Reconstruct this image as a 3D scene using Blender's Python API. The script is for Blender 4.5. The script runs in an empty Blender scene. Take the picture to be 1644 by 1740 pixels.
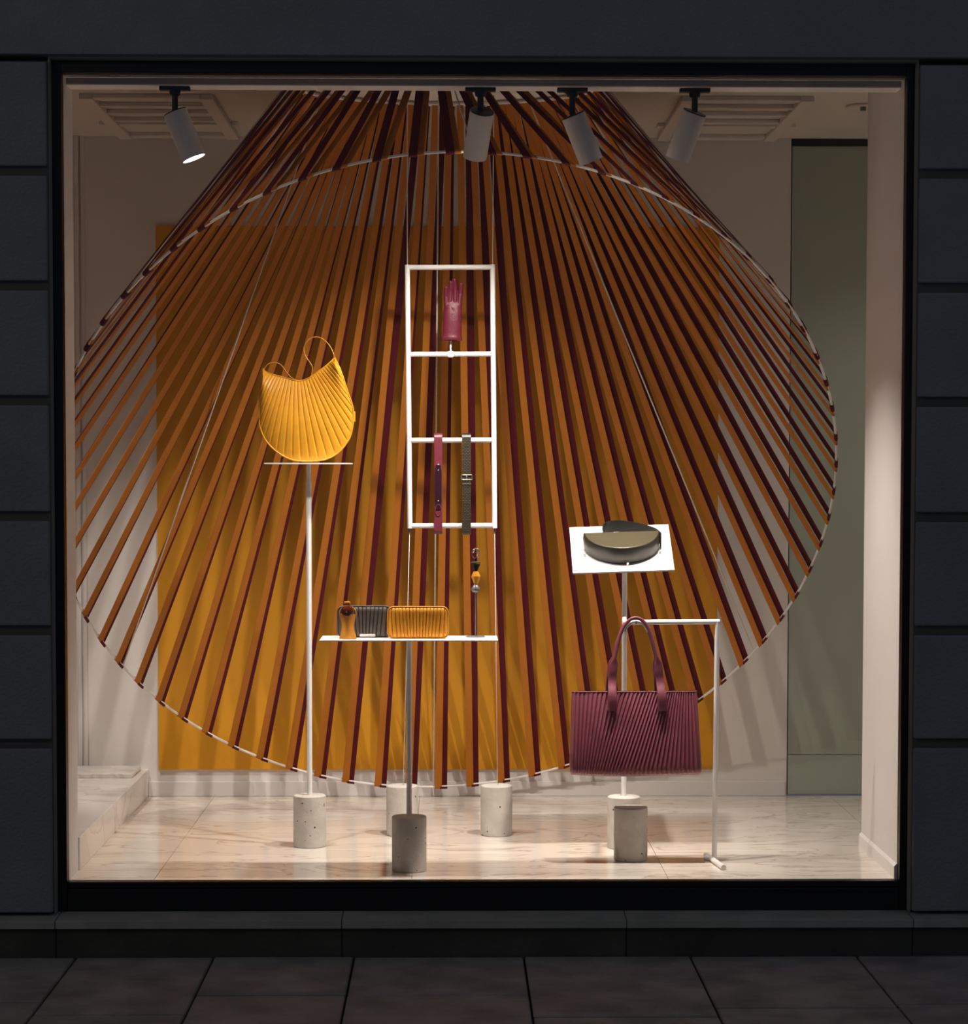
import bpy, math, random
from mathutils import Vector as V, Matrix
random.seed(7)
sc = bpy.context.scene
COL = sc.collection
PI = math.pi

# ---------------------------------------------------------------- camera
EYE = 1.64                                   # eye height above the pavement
F_PX, PX, PY = 4000.0, 832.93, 994.72        # focal length and principal point in pixels of 1644x1740
YAW, PITCH, ROLL = -0.0160588622, 0.0497983265, 0.00128389210
CAM = V((0, -8, EYE))
_f = V((-math.sin(YAW)*math.cos(PITCH), math.cos(YAW)*math.cos(PITCH), -math.sin(PITCH)))
_r = V((math.cos(YAW), math.sin(YAW), 0)); _u = _r.cross(_f)
RGT = math.cos(ROLL)*_r + math.sin(ROLL)*_u
UPV = -math.sin(ROLL)*_r + math.cos(ROLL)*_u
FWD = _f
cd = bpy.data.cameras.new('camera'); cam = bpy.data.objects.new('camera', cd); COL.objects.link(cam)
cd.sensor_fit = 'AUTO'; cd.sensor_width = 36; cd.lens = F_PX/1740*36
cd.shift_x = (822-PX)/1740; cd.shift_y = (PY-870)/1740
cd.clip_start = .1; cd.clip_end = 100
m = Matrix.Identity(4)
for i in range(3):
    m[i][0] = RGT[i]; m[i][1] = UPV[i]; m[i][2] = -FWD[i]; m[i][3] = CAM[i]
cam.matrix_world = m
sc.camera = cam

# ---------------------------------------------------------------- world (dusk) and exposure
w = bpy.data.worlds.new('dusk'); sc.world = w; w.use_nodes = True
bg = w.node_tree.nodes['Background']; bg.inputs[0].default_value = (.60, .74, 1.0, 1); bg.inputs[1].default_value = .080
vs = sc.view_settings
vs.view_transform = 'Standard'; vs.look = 'None'; vs.gamma = 1; vs.use_curve_mapping = False; vs.exposure = 0.0
LAMP_COL = (1.0, .92, .84)
LAMP_W = [135, 130, 155, 205]

def add_facade_fill(loc, power, col, size):       # unseen warm fill, added to brighten the street wall and pavement
    l = bpy.data.lights.new('facade_fill', 'POINT'); l.energy = power; l.color = col; l.shadow_soft_size = size
    o = bpy.data.objects.new('facade_fill', l); o.location = loc; COL.objects.link(o)
add_facade_fill((-5.0, -5.5, 4.5), 48, (1, .80, .58), .25)
def add_wall_fill(loc, aim_at, power, ang, size):  # unseen fill spots, added left and right to brighten the inner walls
    l = bpy.data.lights.new('wall_fill', 'SPOT'); l.energy = power; l.color = (1, .92, .83); l.shadow_soft_size = size
    l.spot_size = math.radians(ang); l.spot_blend = 1
    o = bpy.data.objects.new('wall_fill', l); o.location = loc; COL.objects.link(o)
    o.rotation_euler = (V(aim_at)-V(loc)).to_track_quat('-Z', 'Y').to_euler()
add_wall_fill((-1.80, .95, EYE+1.37), (-1.0, 1.72, EYE-1.4), 165, 48, .08)
add_wall_fill((2.05, .95, EYE+1.37), (2.0, 1.3, EYE-1.2), 30, 120, .08)

# ---------------------------------------------------------------- helpers
def ray(px, py):
    return FWD + RGT*((px-PX)/F_PX) - UPV*((py-PY)/F_PX)
def at(px, py, Y):                            # the point at depth Y seen at a pixel of the photograph
    d = ray(px, py); return CAM + d*((Y-CAM.y)/d.y)
def on_z(px, py, z):
    d = ray(px, py); return CAM + d*((z-CAM.z)/d.z)

def lin(c):
    return tuple((x/12.92 if x <= .04045 else ((x+.055)/1.055)**2.4) for x in c)

def mat(name, col, rough=.5, metal=0, noise=0, scale=20, bump=0, bscale=None, spec=.5, emit=None, estr=0, stretch=None, col2=None, aniso=None):
    mt = bpy.data.materials.new(name); mt.use_nodes = True; nt = mt.node_tree
    b = nt.nodes['Principled BSDF']; b.inputs['Roughness'].default_value = rough
    b.inputs['Metallic'].default_value = metal; b.inputs['Specular IOR Level'].default_value = spec
    b.inputs['Base Color'].default_value = (*col, 1)
    if emit: b.inputs['Emission Color'].default_value = (*emit, 1); b.inputs['Emission Strength'].default_value = estr
    if noise or bump:
        tc = nt.nodes.new('ShaderNodeTexCoord'); mp = nt.nodes.new('ShaderNodeMapping')
        nt.links.new(tc.outputs['Object'], mp.inputs[0])
        if stretch: mp.inputs['Scale'].default_value = stretch
    if noise:
        n = nt.nodes.new('ShaderNodeTexNoise'); n.inputs['Scale'].default_value = scale; n.inputs['Detail'].default_value = 5
        nt.links.new(mp.outputs[0], n.inputs[0])
        r = nt.nodes.new('ShaderNodeValToRGB')
        a = tuple(x*(1-noise) for x in col); c = col2 or tuple(min(1, x*(1+noise)) for x in col)
        r.color_ramp.elements[0].position = .3; r.color_ramp.elements[1].position = .7
        r.color_ramp.elements[0].color = (*a, 1); r.color_ramp.elements[1].color = (*c, 1)
        nt.links.new(n.outputs[0], r.inputs[0]); nt.links.new(r.outputs[0], b.inputs['Base Color'])
    if bump:
        n2 = nt.nodes.new('ShaderNodeTexNoise'); n2.inputs['Scale'].default_value = bscale or scale*4; n2.inputs['Detail'].default_value = 6
        nt.links.new(mp.outputs[0], n2.inputs[0])
        bp = nt.nodes.new('ShaderNodeBump'); bp.inputs['Strength'].default_value = bump; bp.inputs['Distance'].default_value = .01
        nt.links.new(n2.outputs[0], bp.inputs['Height']); nt.links.new(bp.outputs[0], b.inputs['Normal'])
    return mt

def marble(name, base, vein, rough, vs_=1.0):
    mt = bpy.data.materials.new(name); mt.use_nodes = True; nt = mt.node_tree; b = nt.nodes['Principled BSDF']
    b.inputs['Roughness'].default_value = rough; b.inputs['Specular IOR Level'].default_value = .6
    tc = nt.nodes.new('ShaderNodeTexCoord'); mp = nt.nodes.new('ShaderNodeMapping'); mp.inputs['Scale'].default_value = (vs_, (3.2 if vs_ == 1 else 1.1)*vs_, 1)
    gm = nt.nodes.new('ShaderNodeNewGeometry')
    nt.links.new(gm.outputs['Position'], mp.inputs[0])
    n = nt.nodes.new('ShaderNodeTexNoise'); n.inputs['Scale'].default_value = 1.6; n.inputs['Detail'].default_value = 9; n.inputs['Distortion'].default_value = 1.4
    nt.links.new(mp.outputs[0], n.inputs[0])
    r = nt.nodes.new('ShaderNodeValToRGB'); e = r.color_ramp.elements
    e[0].position = .42; e[0].color = (*base, 1); e[1].position = .60; e[1].color = (*tuple(x*.93 for x in base), 1)
    for p, c in ((.485, base), (.502, vein), (.52, tuple(x*.95 for x in base))):
        q = e.new(p); q.color = (*c, 1)
    nt.links.new(n.outputs[0], r.inputs[0]); nt.links.new(r.outputs[0], b.inputs['Base Color'])
    return mt

def concrete(name, col):
    mt = mat(name, col, .85, noise=.12, scale=18, bump=.15, bscale=160); nt = mt.node_tree; b = nt.nodes['Principled BSDF']
    tc = nt.nodes.new('ShaderNodeTexCoord'); v = nt.nodes.new('ShaderNodeTexVoronoi'); v.inputs['Scale'].default_value = 62
    oi = nt.nodes.new('ShaderNodeObjectInfo'); ad = nt.nodes.new('ShaderNodeVectorMath'); ad.operation = 'ADD'
    mu = nt.nodes.new('ShaderNodeVectorMath'); mu.operation = 'SCALE'; mu.inputs['Scale'].default_value = .37
    nt.links.new(oi.outputs['Location'], mu.inputs[0]); nt.links.new(tc.outputs['Object'], ad.inputs[0]); nt.links.new(mu.outputs[0], ad.inputs[1])
    nt.links.new(ad.outputs[0], v.inputs['Vector'])
    # only a few cells carry a pore
    sep = nt.nodes.new('ShaderNodeSeparateColor'); nt.links.new(v.outputs['Color'], sep.inputs[0])
    lt = nt.nodes.new('ShaderNodeMath'); lt.operation = 'LESS_THAN'; lt.inputs[1].default_value = .34; nt.links.new(sep.outputs[0], lt.inputs[0])
    sz = nt.nodes.new('ShaderNodeMath'); sz.operation = 'MULTIPLY'; sz.inputs[1].default_value = .24; nt.links.new(sep.outputs[1], sz.inputs[0])
    cm = nt.nodes.new('ShaderNodeMath'); cm.operation = 'LESS_THAN'; nt.links.new(v.outputs['Distance'], cm.inputs[0]); nt.links.new(sz.outputs[0], cm.inputs[1])
    mm = nt.nodes.new('ShaderNodeMath'); mm.operation = 'MULTIPLY'; nt.links.new(lt.outputs[0], mm.inputs[0]); nt.links.new(cm.outputs[0], mm.inputs[1])
    src = b.inputs['Base Color'].links[0].from_socket
    mx = nt.nodes.new('ShaderNodeMix'); mx.data_type = 'RGBA'; nt.links.new(mm.outputs[0], mx.inputs[0]); nt.links.new(src, mx.inputs[6]); mx.inputs[7].default_value = (.05, .04, .035, 1)
    nt.links.new(mx.outputs[2], b.inputs['Base Color'])
    return mt

M = dict(
    white_wall=mat('white_wall', (.74, .69, .66), .75, noise=.02, scale=3),
    back_wall=mat('back_wall', (.77, .72, .68), .8, noise=.02, scale=2),
    ceiling=mat('ceiling_paint', (.72, .66, .60), .8),
    fascia=mat('fascia', (.42, .38, .36), .6),
    mustard=mat('mustard', (.68, .30, .018), .75, noise=.03, scale=4, spec=.25),
    green=mat('grey_green_panel', (.41, .46, .38), .35, noise=.04, scale=1.5),
    black=mat('black_metal', (.004, .004, .005), .4),
    blackline=mat('black_gap', (.004, .004, .004), .9),
    stucco=mat('stucco', (.27, .27, .275), .9, noise=.08, scale=5, bump=.5, bscale=90),
    stucco_dark=mat('stucco_groove', (.15, .14, .115), .95),
    plinth=mat('plinth_stone', (.085, .078, .06), .85, noise=.25, scale=6, bump=.4, bscale=60),
    highlight=mat('jamb_highlight', (.42, .38, .31), .7),
    sill=mat('sill_stone', (.42, .40, .34), .8, noise=.15, scale=8, bump=.3),
    paving=mat('paving_stone', (.38, .335, .30), .8, noise=.3, scale=5, bump=.5, bscale=45),
    grout=mat('paving_joint', (.035, .035, .03), .95),
    marble=marble('marble', (.80, .72, .64), (.52, .43, .36), .13),
    marble_step=marble('marble_step', (.80, .74, .69), (.62, .56, .51), .2, 1.2),
    joint=mat('tile_joint', (.55, .48, .42), .6),
    ribbon=mat('orange_ribbon', (.47, .158, .017), .7, noise=.03, scale=60, spec=.2),
    maroon=mat('burgundy_ribbon', (.100, .006, .010), .65, noise=.05, scale=60, spec=.2),
    whitep=mat('white_powder_coat', (.84, .80, .77), .4),
    wire=mat('wire', (.78, .70, .60), .35),
    concrete=concrete('concrete', (.55, .50, .45)),
    yellow=mat('yellow_leather', (.80, .36, .022), .38, noise=.06, scale=30, bump=.1, bscale=400),
    yellow2=mat('yellow_leather_clutch', (.78, .32, .018), .42, noise=.06, scale=30, bump=.1, bscale=400),
    amber=mat('orange_leather', (.72, .28, .03), .4, noise=.08, scale=30),
    grey_l=mat('charcoal_leather', (.105, .09, .08), .42, noise=.1, scale=30),
    wine=mat('burgundy_leather', (.25, .062, .086), .42, noise=.07, scale=24, bump=.1, bscale=300),
    wine_h=mat('burgundy_handle', (.20, .048, .068), .38, noise=.05),
    glove=mat('burgundy_glove_leather', (.105, .010, .021), .40, noise=.1, scale=60, spec=.35, bump=.12, bscale=260),
    belt_red=mat('burgundy_belt', (.15, .022, .038), .36, noise=.08, scale=40),
    belt_dark=mat('dark_strap', (.022, .005, .010), .45, spec=.2),
    olive=mat('olive_leather', (.062, .050, .028), .34, noise=.06, scale=20),
    olive_d=mat('dark_olive_leather', (.036, .029, .021), .40, noise=.08, scale=20),
    olive_b=mat('dark_strap_leather', (.010, .011, .008), .45, spec=.2),
    croc=mat('olive_belt', (.15, .125, .085), .3, noise=.3, scale=140),
    metal=mat('pale_metal', (.80, .74, .62), .22, metal=1),
    steel=mat('steel', (.55, .53, .50), .25, metal=1),
    glass_brown=mat('brown_resin', (.03, .008, .006), .08, noise=.8, scale=50, col2=(.22, .04, .012)),
    grey_metal=mat('grey_metal', (.22, .21, .21), .4, metal=.4),
    lamp_white=mat('lamp_white', (.74, .69, .67), .5),
    tag=mat('white_tag', (.85, .82, .78), .5),
    acrylic=mat('clear_acrylic', (.75, .74, .72), .1),
    lamp_disc=mat('lamp_disc', (1, 1, 1), .5, emit=(1, .93, .86), estr=14),
)
def croc_detail():
    nt = M['croc'].node_tree; b = nt.nodes['Principled BSDF']; tc = nt.nodes.new('ShaderNodeTexCoord')
    br = nt.nodes.new('ShaderNodeTexBrick'); br.inputs['Scale'].default_value = 42; br.inputs['Mortar Size'].default_value = .09
    br.inputs['Color1'].default_value = (.15, .12, .08, 1); br.inputs['Color2'].default_value = (.08, .065, .042, 1); br.inputs['Mortar'].default_value = (.02, .016, .01, 1)
    mp = nt.nodes.new('ShaderNodeMapping'); mp.inputs['Rotation'].default_value = (PI/2, 0, 0)
    nt.links.new(tc.outputs['Object'], mp.inputs[0]); nt.links.new(mp.outputs[0], br.inputs[0]); nt.links.new(br.outputs[0], b.inputs['Base Color'])
croc_detail()
def glass():
    mt = bpy.data.materials.new('window_glass'); mt.use_nodes = True; nt = mt.node_tree; nt.nodes.clear()
    o = nt.nodes.new('ShaderNodeOutputMaterial'); t = nt.nodes.new('ShaderNodeBsdfTransparent'); g = nt.nodes.new('ShaderNodeBsdfGlossy')
    g.inputs['Roughness'].default_value = .01; t.inputs[0].default_value = (.98, .985, .98, 1)
    fr = nt.nodes.new('ShaderNodeFresnel'); fr.inputs[0].default_value = 1.3; mx = nt.nodes.new('ShaderNodeMixShader')
    nt.links.new(fr.outputs[0], mx.inputs[0]); nt.links.new(t.outputs[0], mx.inputs[1]); nt.links.new(g.outputs[0], mx.inputs[2]); nt.links.new(mx.outputs[0], o.inputs[0])
    return mt
M['glass'] = glass()

class MB:
    def __init__(s): s.v = []; s.f = []
    def add(s, vs, fs):
        o = len(s.v); s.v += [tuple(p) for p in vs]; s.f += [tuple(i+o for i in f) for f in fs]; return s
    def box(s, x0, x1, y0, y1, z0, z1):
        vs = [(x, y, z) for z in (z0, z1) for y in (y0, y1) for x in (x0, x1)]
        return s.add(vs, [(0, 2, 3, 1), (4, 5, 7, 6), (0, 1, 5, 4), (2, 6, 7, 3), (0, 4, 6, 2), (1, 3, 7, 5)])
    def sweep(s, secs, close=True):           # rings of equal length
        n = len(secs[0]); o = []
        fs = []
        for r in secs: o += list(r)
        for i in range(len(secs)-1):
            for j in range(n):
                k = (j+1) % n; fs.append((i*n+j, i*n+k, (i+1)*n+k, (i+1)*n+j))
        if close: fs.append(tuple(reversed(range(n)))); fs.append(tuple((len(secs)-1)*n+j for j in range(n)))
        return s.add(o, fs)
    def tube(s, pts, r, n=12, close=True):
        pts = [V(p) for p in pts]; rs = r if isinstance(r, (list, tuple)) else [r]*len(pts); secs = []
        ref = None
        for i, p in enumerate(pts):
            t = (pts[min(i+1, len(pts)-1)]-pts[max(i-1, 0)]).normalized()
            if ref is None:
                ref = V((0, 0, 1)) if abs(t.z) < .9 else V((0, 1, 0))
            a = t.cross(ref).normalized(); b = t.cross(a).normalized(); ref = -b if False else ref
            secs.append([p + rs[i]*(math.cos(q)*a + math.sin(q)*b) for q in (2*PI*j/n for j in range(n))])
        return s.sweep(secs, close)
    def loop_tube(s, pts, r, n=8):
        pts = [V(p) for p in pts]; L = len(pts); o = []; fs = []
        c = sum(pts, V((0, 0, 0)))/L
        nrm = V((0, 0, 0))
        for i in range(L): nrm += (pts[i]-c).cross(pts[(i+1) % L]-c)
        nrm.normalize()
        for i, p in enumerate(pts):
            t = (pts[(i+1) % L]-pts[i-1]).normalized(); a = t.cross(nrm).normalized()
            o += [p + r*(math.cos(q)*a + math.sin(q)*nrm) for q in (2*PI*j/n for j in range(n))]
        for i in range(L):
            for j in range(n):
                k = (j+1) % n; i2 = (i+1) % L; fs.append((i*n+j, i*n+k, i2*n+k, i2*n+j))
        return s.add(o, fs)
    def band(s, pts, wid, nrm, thick):        # flat strip: centre points, half-width vectors, normals, thickness
        secs = []
        for p, a, b in zip(pts, wid, nrm):
            h = b*(thick/2); secs.append([p-a-h, p+a-h, p+a+h, p-a+h])
        return s.sweep(secs)
    def lathe(s, prof, o=(0, 0, 0), n=40):
        o = V(o); secs = [[o+V((r*math.cos(2*PI*j/n), r*math.sin(2*PI*j/n), z)) for j in range(n)] for r, z in prof]
        return s.sweep(secs)
    def grid(s, P, nu, nv):
        o = [P(i/nu, j/nv) for j in range(nv+1) for i in range(nu+1)]
        return s.add(o, [(j*(nu+1)+i, j*(nu+1)+i+1, (j+1)*(nu+1)+i+1, (j+1)*(nu+1)+i) for j in range(nv) for i in range(nu)])
    def prism(s, poly, h):                    # poly of 3D points, extruded by vector h
        poly = [V(p) for p in poly]; n = len(poly)
        return s.add(poly+[p+h for p in poly], [tuple(range(n-1, -1, -1)), tuple(range(n, 2*n))]+[(i, (i+1) % n, (i+1) % n+n, i+n) for i in range(n)])
    def build(s, name, mt, parent=None, smooth=False, bevel=0, seg=2):
        import bmesh
        me = bpy.data.meshes.new(name)
        base = V(parent['_o']) if parent is not None and '_o' in parent.keys() else V((0, 0, 0))
        me.from_pydata([tuple(V(p)-base) for p in s.v], [], s.f)
        bm = bmesh.new(); bm.from_mesh(me); bmesh.ops.recalc_face_normals(bm, faces=bm.faces); bm.to_mesh(me); bm.free()
        o = bpy.data.objects.new(name, me); COL.objects.link(o); me.materials.append(M[mt] if isinstance(mt, str) else mt)
        if parent is not None: o.parent = parent; o['_o'] = list(base)
        if smooth is True:
            for p in me.polygons: p.use_smooth = True
        elif smooth:
            for p in me.polygons: p.use_smooth = True
            md = o.modifiers.new('edge', 'EDGE_SPLIT'); md.split_angle = math.radians(smooth)
        if bevel:
            b = o.modifiers.new('bevel', 'BEVEL'); b.width = bevel; b.segments = seg; b.limit_method = 'ANGLE'
        return o
def thing(name, label, cat, loc, group=None):
    o = bpy.data.objects.new(name, None); COL.objects.link(o); o.location = loc; o['_o'] = list(loc)
    o.empty_display_size = .05; o['label'] = label; o['category'] = cat
    if group: o['group'] = group
    return o
def tag(o, label, cat, group=None):
    o['label'] = label; o['category'] = cat
    if group: o['group'] = group
    return o
def struct(o, label=None, cat=None):
    o['kind'] = 'structure'
    if label: o['label'] = label
    if cat: o['category'] = cat
    return o
def sempty(name, label, cat, loc=(0, 0, 0)):
    return struct(thing(name, label, cat, loc))
def crv(pts, n=40):                           # Catmull-Rom through points
    pts = [V(p) for p in pts]; P = [pts[0]*2-pts[1]]+pts+[pts[-1]*2-pts[-2]]; out = []
    segs = len(pts)-1
    for k in range(n+1):
        t = k/n*segs; i = min(int(t), segs-1); t -= i; a, b, c, d = P[i:i+4]
        out.append(.5*((2*b)+(c-a)*t+(2*a-5*b+4*c-d)*t*t+(3*b-a-3*c+d)*t**3))
    return out
def resample(pts, n):
    L = [0]
    for a, b in zip(pts, pts[1:]): L.append(L[-1]+(b-a).length)
    out = []; j = 0
    for k in range(n+1):
        d = L[-1]*k/n
        while j < len(L)-2 and L[j+1] < d: j += 1
        q = (d-L[j])/max(1e-9, L[j+1]-L[j]); out.append(pts[j].lerp(pts[j+1], q))
    return out
def samp(pts, s):
    x = s*(len(pts)-1); i = min(int(x), len(pts)-2); return pts[i].lerp(pts[i+1], x-i)

# ---------------------------------------------------------------- the setting
FLOOR = EYE-1.4067                            # display floor
CEIL = EYE+1.400
HEAD = EYE+1.3166
XL, XR = -1.3076, 1.5240                      # clear opening of the window
YB = 2.055                                    # back wall
BX0, BX1 = -2.3, 2.5
# floor of marble tiles
fl = struct(MB().box(BX0, BX1, 0, YB, FLOOR-.06, FLOOR-.012).build('floor', 'joint'), 'pale veined marble floor of the window display', 'floor')
xs = [BX0]+[-1.9+.88*i for i in range(5)]+[BX1]; ys = [0.0, .33, .93, 1.53, YB]
tiles = 0
for i in range(len(xs)-1):
    for j in range(len(ys)-1):
        g = .0009
        MB().box(xs[i]+g, xs[i+1]-g, ys[j]+g, ys[j+1]-g, FLOOR-.012, FLOOR).build('marble_tile', 'marble', fl)
# walls
struct(MB().box(XL-1.05, XL, 0, .19, FLOOR-.06, CEIL+.06).build('wall_left', 'white_wall'), 'narrow white side wall at the left of the shop window', 'wall')
struct(MB().box(XR, XR+.12, 0, .70, FLOOR-.06, CEIL+.06).build('wall_right', 'white_wall'), 'white side wall at the right end of the window display', 'wall')
struct(MB().box(XR+.12, BX1+.06, 0, .08, FLOOR-.06, CEIL+.06).build('wall_right_return', 'white_wall'), 'short white wall behind the right window pier', 'wall')
struct(MB().box(BX0-.06, BX0, 0, YB+.06, FLOOR-.06, CEIL+.06).build('wall_far_left', 'back_wall'), 'white end wall at the far left', 'wall')
struct(MB().box(BX1, BX1+.06, .08, YB+.06, FLOOR-.06, CEIL+.06).build('wall_far_right', 'back_wall'), 'white end wall of the passage at the far right', 'wall')
XG = at(1341, 800, YB).x
struct(MB().box(BX0, XG-.003, YB, YB+.06, FLOOR-.06, CEIL+.06).build('wall_back', 'back_wall'), 'white back wall of the window display', 'wall')
gp = sempty('door_1', 'tall flush grey-green panel at the right end of the back wall', 'door', (XG, YB, FLOOR))
gz = at(1400, 248, YB).z; jz = at(1400, 1283, YB).z
MB().box(XG+.003, BX1, YB+.012, YB+.05, FLOOR+.004, jz-.001).build('lower_panel', 'green', gp)
MB().box(XG+.003, BX1, YB+.012, YB+.05, jz+.001, gz).build('upper_panel', 'green', gp)
MB().box(XG-.003, XG+.003, YB+.03, YB+.06, FLOOR, CEIL).build('shadow_gap', 'blackline', gp)
MB().box(XG+.003, BX1, YB+.005, YB+.055, gz, at(1400, 236, YB).z).build('head_track', 'black', gp)
# ceiling, fascia
ce = struct(MB().box(BX0-.06, BX1+.06, .15, YB+.06, CEIL, CEIL+.06).build('ceiling', 'ceiling'), 'pale beige plaster ceiling above the display', 'ceiling')
FZ = EYE+1.2926
fa = sempty('trim_1', 'grey fascia board along the top of the window that carries the spotlights', 'fascia', (0, .1, FZ))
MB().box(XL, XR, .06, .15, FZ+.004, CEIL+.06).build('fascia_board', 'fascia', fa)
MB().box(XL, XR, .056, .154, FZ, FZ+.004).build('edge_strip', 'whitep', fa)
MB().box(XL, XR, .0, .06, HEAD+.012, HEAD+.03).build('soffit', 'fascia', fa)
MB().box(XL, XR, .02, .03, HEAD-.004, HEAD+.012).build('bead', 'whitep', fa)
# skirting on the back and right walls
SK = at(760, 1327, YB).z
b1 = struct(MB().box(-1.30, XG-.01, YB-.012, YB, FLOOR, SK).build('baseboard_back', 'white_wall', bevel=.003), 'white skirting board along the back wall', 'baseboard')
bh = at(1459, 1414, .70).z
b2 = struct(MB().prism([(XR, -0.0, FLOOR), (XR-.009, 0, FLOOR), (XR-.009, 0, bh-.010), (XR, 0, bh)], V((0, .704, 0))).build('baseboard_right', 'whitep'), 'white chamfered skirting board on the right side wall', 'baseboard')
# left door casing on the back wall
tr = sempty('trim_2', 'pale upright casing strips at the left end of the back wall', 'casing', (-1.55, YB, FLOOR))
for a, b, d in ((130, 138, .014), (141, 148, .009)):
    x0 = at(a, 1000, YB-d).x; x1 = at(b, 1000, YB-d).x
    MB().box(x0, x1, YB-d, YB, FLOOR+.115, CEIL).build('casing_strip', 'white_wall', tr, bevel=.004)
# marble steps at the left
st = sempty('trim_3', 'low marble step along the left side of the display', 'step', (-1.5, 1.1, FLOOR))
SH = .118; sx = at(253, 1354, YB).x
MB().box(BX0, sx, .19, 1.45, FLOOR, FLOOR+SH).build('step_slab', 'marble_step', st, bevel=.003)
MB().box(BX0, sx, 1.452, YB-.001, FLOOR, FLOOR+SH).build('step_slab', 'marble_step', st, bevel=.003)
MB().box(BX0, sx-.03, 1.75, YB-.036, FLOOR+SH, FLOOR+SH+.018).build('threshold_slab', 'marble_step', st, bevel=.002)
# recessed ceiling frames with slats
for (x0, x1, lab) in ((-1.40, -.90, 'plaster-coloured slatted ceiling frame at the left'), (.86, 1.36, 'plaster-coloured slatted ceiling frame at the right')):
    g = sempty('ceiling_grille', lab, 'ceiling frame', ((x0+x1)/2, 1.45, CEIL))
    y0, y1 = .92, 2.0; t = .022
    MB().box(x0, x0+.05, y0, y1, CEIL-t, CEIL).build('side_rail', 'ceiling', g, bevel=.003)
    MB().box(x1-.05, x1, y0, y1, CEIL-t, CEIL).build('side_rail', 'ceiling', g, bevel=.003)
    for k, (a, b) in enumerate(((.92, .98), (1.12, 1.15), (1.30, 1.34), (1.50, 1.54), (1.60, 1.66), (1.93, 2.0))):
        MB().box(x0+.05, x1-.05, a, b, CEIL-t*.8, CEIL).build('slat', 'ceiling', g, bevel=.003)
    for xx in (x0-.03, x1+.004):
        MB().box(xx, xx+.026, 1.62, 1.67, CEIL-.016, CEIL).build('clip', 'ceiling', g, bevel=.003)
# round ceiling fitting by the right wall
cp = on_z(1466, 181, CEIL-.004); cf = thing('ceiling_rose', 'small round pale ceiling fitting partly hidden by the right side wall', 'ceiling fitting', (cp.x, cp.y, CEIL))
struct(cf)
MB().lathe([(.0, -.001), (.068, -.001), (.068, -.008), (.06, -.011), (.054, -.006), (0, -.006)], (cp.x, cp.y, CEIL)).build('rim', 'ceiling', cf, smooth=40)
MB().lathe([(0, -.006), (.012, -.006), (.012, -.02), (0, -.022)], (cp.x, cp.y, CEIL), 16).build('knob', 'grey_metal', cf, smooth=40)

# mustard backdrop
a = at(264, 383, YB-.012); b = at(1222, 383, YB-.012); c = at(268, 1308, YB-.012)
tag(MB().box(a.x, b.x, YB-.011, YB-.001, c.z, a.z).build('backdrop_panel', 'mustard', bevel=.001), 'large flat mustard yellow rectangle on the white back wall behind the ribbons', 'backdrop')

# ---------------------------------------------------------------- shop front outside
YF = -.12
OX0, OX1 = -1.3436, 1.5545; OZ1 = EYE+1.3632; OZ0 = EYE-1.506
zsb = OZ0+.002
win = sempty('window_1', 'large black-framed shop window', 'window', (.1, -.03, OZ0))
MB().box(OX0, XL, -.05, 0, OZ0+.0, OZ1).build('frame_stile', 'black', win, bevel=.002)
MB().box(XR, OX1, -.05, 0, OZ0+.0, OZ1).build('frame_stile', 'black', win, bevel=.002)
MB().box(XL, XR, -.05, 0, HEAD, OZ1).build('frame_head', 'black', win, bevel=.002)
MB().box(XL, XR, -.05, 0, OZ0, FLOOR-.022).build('frame_sill', 'black', win, bevel=.003)
MB().box(XL, XR, -.042, 0, FLOOR-.022, FLOOR).build('glazing_bead', 'black', win, bevel=.003)
MB().box(XL, XR, -.024, -.016, FLOOR, HEAD).build('glass_pane', 'glass', win)
ed = sempty('trim_4', 'thin pale strips added for the lit edge of the stone jamb around the black window frame', 'highlight', (.1, -.06, OZ1))  # light line on the stone jamb, put in as pale-coloured strips
MB().box(OX0-.001, OX0+.005, -.085, -.05, zsb, OZ1).build('edge_strip', 'highlight', ed)
MB().box(OX1-.005, OX1+.001, -.085, -.05, zsb, OZ1).build('edge_strip', 'highlight', ed)
MB().box(OX0+.005, OX1-.005, -.085, -.05, OZ1-.007, OZ1).build('edge_strip', 'highlight', ed)
# rusticated stone left and right of the window, lintel above
lev = [103, 290, 485, 680, 877, 1071, 1264]
zs = [at(45, y, YF).z*.5+at(1600, y+6*(1-(y-103)/1161), YF).z*.5 for y in lev]
zbot = EYE-1.497
def pier(name, lab, x0, x1):
    p = struct(MB().box(x0, x1, YF+.022, 0.0, zbot, zs[0]).build(name, 'stucco_dark'), lab, 'wall')
    tops = zs+[zbot-.008]
    for i in range(len(tops)-1):
        MB().box(x0, x1, YF, YF+.022, tops[i+1]+.016*(i < len(tops)-2)+(.0 if i < len(tops)-2 else .008), tops[i]-(.016 if i else .003)).build('stone_course', 'stucco', p, bevel=.006)
pier('wall_street_left', 'dark stone courses of the street wall left of the window', -3.2, OX0-.001)
pier('wall_street_right', 'dark stone courses of the street wall right of the window', OX1+.001, 3.4)
wl = struct(MB().box(-3.2, 3.4, YF+.005, 0.10, OZ1+.0, EYE+2.6).build('wall_lintel', 'stucco'), 'dark plain lintel of the street wall above the window', 'wall')
MB().box(-3.2, 3.4, YF-.003, YF+.005, OZ1+.001, EYE+2.6).build('lintel_face', 'stucco', wl, bevel=.003)
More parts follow.
